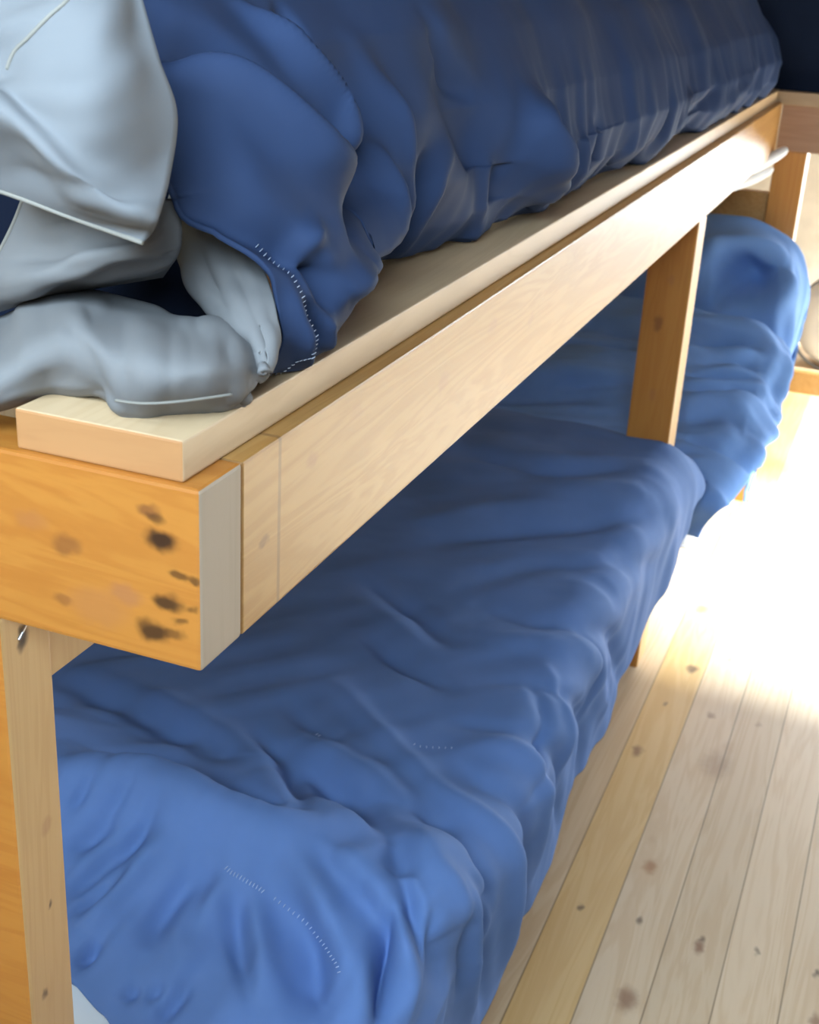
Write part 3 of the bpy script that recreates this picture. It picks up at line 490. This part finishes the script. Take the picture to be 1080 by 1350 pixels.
def ld1_extra(A, B):
    side = 1/(1+np.exp(-(A-.02)/.03)); near = 1/(1+np.exp((B-.5)/.06)); corner = side*near; rim = np.clip((B-ip(A, [(-.93, .29), (-.42, .272), (-.33, .252), (-.27, .232), (-.2, .19), (-.12, .07), (.1, -.2), (.45, -.25)]))/.06, 0, 1)
    wr = vnoise(A*6+B*4+3, B*15-A*5, 5)*.006 + vnoise(A*13+B*5, B*33-A*13, 6)*.0016
    wd = vnoise((A*.8+B*.6)*5, (B*.7-A*.75)*24, 7)*.006
    far = 1/(1+np.exp(-(B-1.15)/.15))
    t = (wr*far + wd*(1-far))*(1-side)*(1-.5*near)
    s = vnoise(B*12+A*2.5, A*3, 8)*.009 + vnoise(B*31+A*4, A*4, 9)*.003
    nr = (vnoise(A*26-B*9, B*3+A*1.5, 10)*.008 + vnoise(A*55-B*12, B*6, 13)*.003)*near*(1-side*.3)*(.25+.75*rim)
    edge = np.exp(-((A-.02)/.06)**2)*vnoise(B*26, A*8, 18)*.004
    puff = vnoise(A*3, B*3, 11)*.010
    return t + s*side*np.clip((A-.0)*6, 0, 1)*np.clip(1.3-(A-.1)*3, .35, 1) + nr + puff + edge
duv1 = thing('duvet', 'long navy blue duvet spread over the near lower bed, its lit end at the bottom', 'duvet', (-.4, 1.1, .42), None)
A, B = ld1_grid(); o, G1, N1 = build_duvet(ld1, A, B, LD1F, ld1_extra, 'duvet_cover', M['blue'], duv1, True, .008)

def ld2_extra(A, B):
    side = 1/(1+np.exp(-(A-.06)/.03))
    t = vnoise(A*4+B*2, B*24-A*3, 21)*.011 + vnoise(A*9, B*44-A*8, 22)*.007
    s = vnoise(B*16, A*3.5, 23)*.010 + vnoise(B*6+A*5, A*12-B*7, 24)*.009
    return t*(1-side*.5) + s*side*np.clip(1.25-(A-.1)*3.2, .15, 1) + vnoise(A*4, B*4, 25)*.012
duv2 = thing('duvet', 'sunlit blue duvet heaped at the far lower bed behind the middle post', 'duvet', (-.4, 2.6, .42), None)
A, B = ld2_grid(); o, G2_, N2 = build_duvet(ld2, A, B, LD2F, ld2_extra, 'duvet_cover', M['blue_lit'], duv2, True, .008)

def ud_extra(Yy, S):
    low = np.exp(-(S/.19)**2); w = np.clip((Yy-.3)/.5, 0, 1); pin = np.clip(S/.03, 0, 1)
    g = (vnoise(Yy*15-S*9, S*4, 31)*.015 + vnoise(Yy*35-S*20, S*6, 32)*.007)*low*w
    m = vnoise(Yy*7-S*5, S*3+Yy, 33)*.014*w + vnoise(Yy*5, S*6, 34)*.008
    return (g + m)*pin
duv3 = thing('duvet', 'navy duvet with grey underside bunched open on the upper bunk plank', 'duvet', (-.4, 1.6, FZ+.03), None)
Yy, S = ud_grid(); o, G3, N3 = build_duvet(ud, Yy, S, UDF, ud_extra, 'duvet_cover', M['navy'], duv3, False, .004)
# turned grey lining at the open near end, in rows of 3D control points
for k, rows in enumerate(LINING):
    Pm = cr_patch(rows, 12, 12)
    n = normals(Pm); nu, nv = Pm.shape[:2]; U, V = np.meshgrid(np.arange(nu)/12., np.arange(nv)/12., indexing='ij')
    Pm = Pm + n*(vnoise(U*1.7+k*9, V*1.9, 41+k)*.0035)[..., None]
    grid_obj('lining', Pm, M['grey'], duv3, .004)['label'] = 'grey lining turned out at the open end'
for nm, pts in SEAMS:
    Q = np.array(smooth_line(pts, 8)); from_bm('seam', tube_bm(Q, .0011, 6), M['piping'], duv3, True)
IN = cr_patch(INNER, 10, 10); grid_obj('shaded_inner_layer', IN, M['navy_dark_and_shade'], duv3, .004)['label'] = 'inside of the open duvet, shade put into its colour'  # sheet behind the opening, near-black so its colour holds the gap's shade
# hem stitching follows the cover's near edge
j0 = HEMSTITCH
HP = G3[j0, 2:34]; HN = N3[j0, 2:34]
dashes('hem_stitching', HP[::3], HN[::3], .005, .0007, .0042, M['thread'], duv3, True)
A, B = ld1_grid()
for pts, ln, gp in LDSTITCH:
    L = np.array(smooth_line(pts, 10)); P = []; N = []
    for a, b in L:
        k = np.argmin((A-a)**2+(B-b)**2); P.append(G1.reshape(-1, 3)[k]); N.append(N1.reshape(-1, 3)[k])
    P = np.array(P)
    for _ in range(6): P[1:-1] = (P[:-2]+P[1:-1]*2+P[2:])/4
    dashes('quilting_stitch', np.array(P), np.array(N), ln, .0011, gp, M['thread_light'], duv1, True)

def pillow(name, label, rows, back, mat, loc, pipes, seam=None):
    t = thing(name, label, 'pillow', loc)
    F = cr_patch(rows, 12, 14); nu, nv = F.shape[:2]
    U, V = np.meshgrid(np.linspace(0, 1, nu), np.linspace(0, 1, nv), indexing='ij')
    e = np.clip(np.minimum(np.minimum(U, 1-U), np.minimum(V, 1-V))*6, 0, 1); e = np.sin(e*math.pi/2)
    Bk = F.copy(); Bk += np.array([-.6, .8, -.1])*back*e[..., None]
    n = normals(F); F = F + n*((vnoise(U*5, V*4, 51)*.006+vnoise(U*11+V*5, V*4, 52)*.003)*e)[..., None]
    i = np.arange(nu*nv).reshape(nu, nv); q = lambda I, fl: np.stack([I[:-1, :-1].ravel(), I[1:, :-1].ravel(), I[1:, 1:].ravel(), I[:-1, 1:].ravel()][::(-1 if fl else 1)], -1)
    j = i+nu*nv; bd = np.zeros_like(i, bool); bd[0] = bd[-1] = True; bd[:, 0] = bd[:, -1] = True; j = np.where(bd, i, j)
    me = bpy.data.meshes.new(name); me.from_pydata(np.concatenate([F.reshape(-1, 3), Bk.reshape(-1, 3)]).tolist(), [], q(i, False).tolist()+q(j, True).tolist()); me.validate()
    for p in me.polygons: p.use_smooth = True
    o = link('pillow_case', me, mat, t)
    bm = bmesh.new(); bm.from_mesh(me); bmesh.ops.delete(bm, geom=[v for v in bm.verts if not v.link_faces], context='VERTS'); bmesh.ops.recalc_face_normals(bm, faces=bm.faces[:]); bm.to_mesh(me); bm.free()
    if seam:
        Q = np.array(smooth_line([F[int(a*12), int(b*14)]+n[int(a*12), int(b*14)]*0 for a, b in seam], 8)); from_bm('seam', tube_bm(Q, .0014, 6), M['piping'], t, True)
    for kind in pipes:
        L = {'bottom': F[-1], 'left': F[:, 0], 'right': F[:, -1]}[kind]
        from_bm('piping', tube_bm(L, .0017, 8), M['piping'], t, True)
    return t
pillow('pillow', 'pale grey pillow with pointed corner hanging at the top left of the upper bunk', PIL1, .09, M['grey_light'], tuple(PIL1[-1][-1]), ['bottom'], [(2.3, .95), (1.9, 1.05), (1.5, 1.2), (1.1, 1.4), (.8, 1.6), (.3, 1.8)])
pillow('pillow', 'darker grey pillow tucked beneath the pale pointed one, cream piped left edge', PIL2, .07, M['grey'], tuple(PIL2[-1][1]), ['left'])

# duvet on the crossing bunk, seen as a dark end at the top right
def ud2(a, b):
    return drape(a, b, lambda y: 1.8+0*y, lambda y: .1+0*y, lambda X, Y: 1.62+0*X, LY+.03, LY+.9, rn=.12)
U, V = np.meshgrid(np.linspace(0, 1, 120), np.linspace(0, 1, 90), indexing='ij')
A2 = -.12+U*1.95; B2 = LY+.15-.52+V*1.5
G = drape(A2, B2, lambda y: 1.8+0*y, lambda y: .1+0*y, lambda X, Y: 1.60+0*X, LY+.03, LY+.9, rn=.14)
G[..., 2] = np.maximum(G[..., 2], FZ+.032)
N = normals(G); G = G + N*((vnoise(A2*9, B2*4, 61)*.008)[..., None]*np.clip((G[..., 2]-FZ-.04)*20, 0, 1)[..., None])
d4 = thing('duvet', 'very dark navy duvet on the crossing bunk at the top right corner', 'duvet', (.8, LY+.4, FZ+.03))
grid_obj('duvet_cover', G, M['navy_dark_and_shade'], d4, .006, False)

# ---------------------------------------------------------------- far right: white cushion on a low platform, white cloth on the rail
pt = thing('low_platform', 'low orange pine platform beyond the far duvet at the right edge', 'platform', (.9, 4.6, 0))
box('platform_board', (.02, 4.42, .001), (1.5, 4.46, .085), M['side_rail'], pt); box('platform_top', (.02, 4.46, .06), (1.5, 5.3, .085), M['plank'], pt)
cu = thing('cushion', 'round-cornered white piped cushion on the low platform at right edge', 'cushion', (.35, 4.6, .09))
G = []
for i in range(41):
    row = []
    for j in range(61):
        ph = -math.pi/2+math.pi*i/40; th = 2*math.pi*j/60; sg = lambda c, e: math.copysign(abs(c)**e, c)
        row.append((.36+.32*sg(math.cos(ph), .55)*sg(math.cos(th), .7), 4.60+.15*sg(math.sin(ph), .8), .27+.20*sg(math.cos(ph), .55)*sg(math.sin(th), .7)))
    G.append(row)
grid_obj('cushion_cover', np.array(G), M['white_sheet'], cu)
ring = [(.36+.323*math.copysign(abs(math.cos(t))**.7, math.cos(t)), 4.50, .27+.203*math.copysign(abs(math.sin(t))**.7, math.sin(t))) for t in [2*math.pi*k/80 for k in range(81)]]
from_bm('piping', tube_bm(ring, .006, 8), M['grey'], cu, True)

tw = thing('cloth_roll', 'small white rolled cloth against the far end of the bunk rail', 'cloth', tuple(TOWEL[0]))
TW = np.array(smooth_line(TOWEL, 10)); k = np.linspace(0, 1, len(TW)); rad = .019*np.sqrt(np.clip(1-(2*k-1)**6, .02, 1))*(1-.25*k)
from_bm('rolled_cloth', tube_bm(TW, list(rad), 18), M['white_sheet'], tw, True)
TW2 = TW[:int(len(TW)*.8)]+np.array([0, 0, -.034]); k = np.linspace(0, 1, len(TW2))
from_bm('cloth_fold', tube_bm(TW2, list(.012*np.sqrt(np.clip(1-(2*k-1)**6, .02, 1))), 16), M['white_sheet'], tw, True)

# ---------------------------------------------------------------- light: sun and sky through the two windows
w = bpy.data.worlds.new('sky'); scene.world = w; w.use_nodes = True; nt = w.node_tree; bg = nt.nodes['Background']
sky = nt.nodes.new('ShaderNodeTexSky'); sky.sky_type = 'NISHITA'; sky.sun_disc = False; sky.sun_elevation = R(38); sky.sun_rotation = R(60)
nt.links.new(sky.outputs[0], bg.inputs[0]); bg.inputs[1].default_value = .25
def area(name, loc, target, sx, sy, power, c):
    l = bpy.data.lights.new(name, 'AREA'); l.shape = 'RECTANGLE'; l.size = sx; l.size_y = sy; l.energy = power; l.color = c
    o = bpy.data.objects.new(name, l); col.objects.link(o); o.location = loc; o.rotation_euler = (Vector(target)-Vector(loc)).to_track_quat('-Z', 'Y').to_euler(); return o
area('window_daylight', (XR+.16, 4.0, .85), (0, 3.4, .7), 2.3, 1.2, L_RIGHT, (.93, .96, 1.0))
area('window_daylight_near', (.03, YB-.14, 2.08), (-.1, .3, .5), 1.8, .72, L_NEAR, (.68, .86, 1.0))
area('window_daylight_far', (1.31, YF2+.16, .95), (.4, 2.0, .9), 2.3, .9, L_FAR, (.82, .92, 1.0))
s = bpy.data.lights.new('sun', 'SUN'); s.energy = L_SUN; s.angle = R(9); s.color = (.84, .93, 1)
so = bpy.data.objects.new('sun', s); col.objects.link(so); so.location = (5, 3, 4)
so.rotation_euler = (Vector(SUNDIR)).to_track_quat('-Z', 'Y').to_euler()

v = scene.view_settings; v.view_transform = 'Standard'; v.look = 'None'; v.gamma = 1; v.exposure = EXPO; v.use_curve_mapping = False
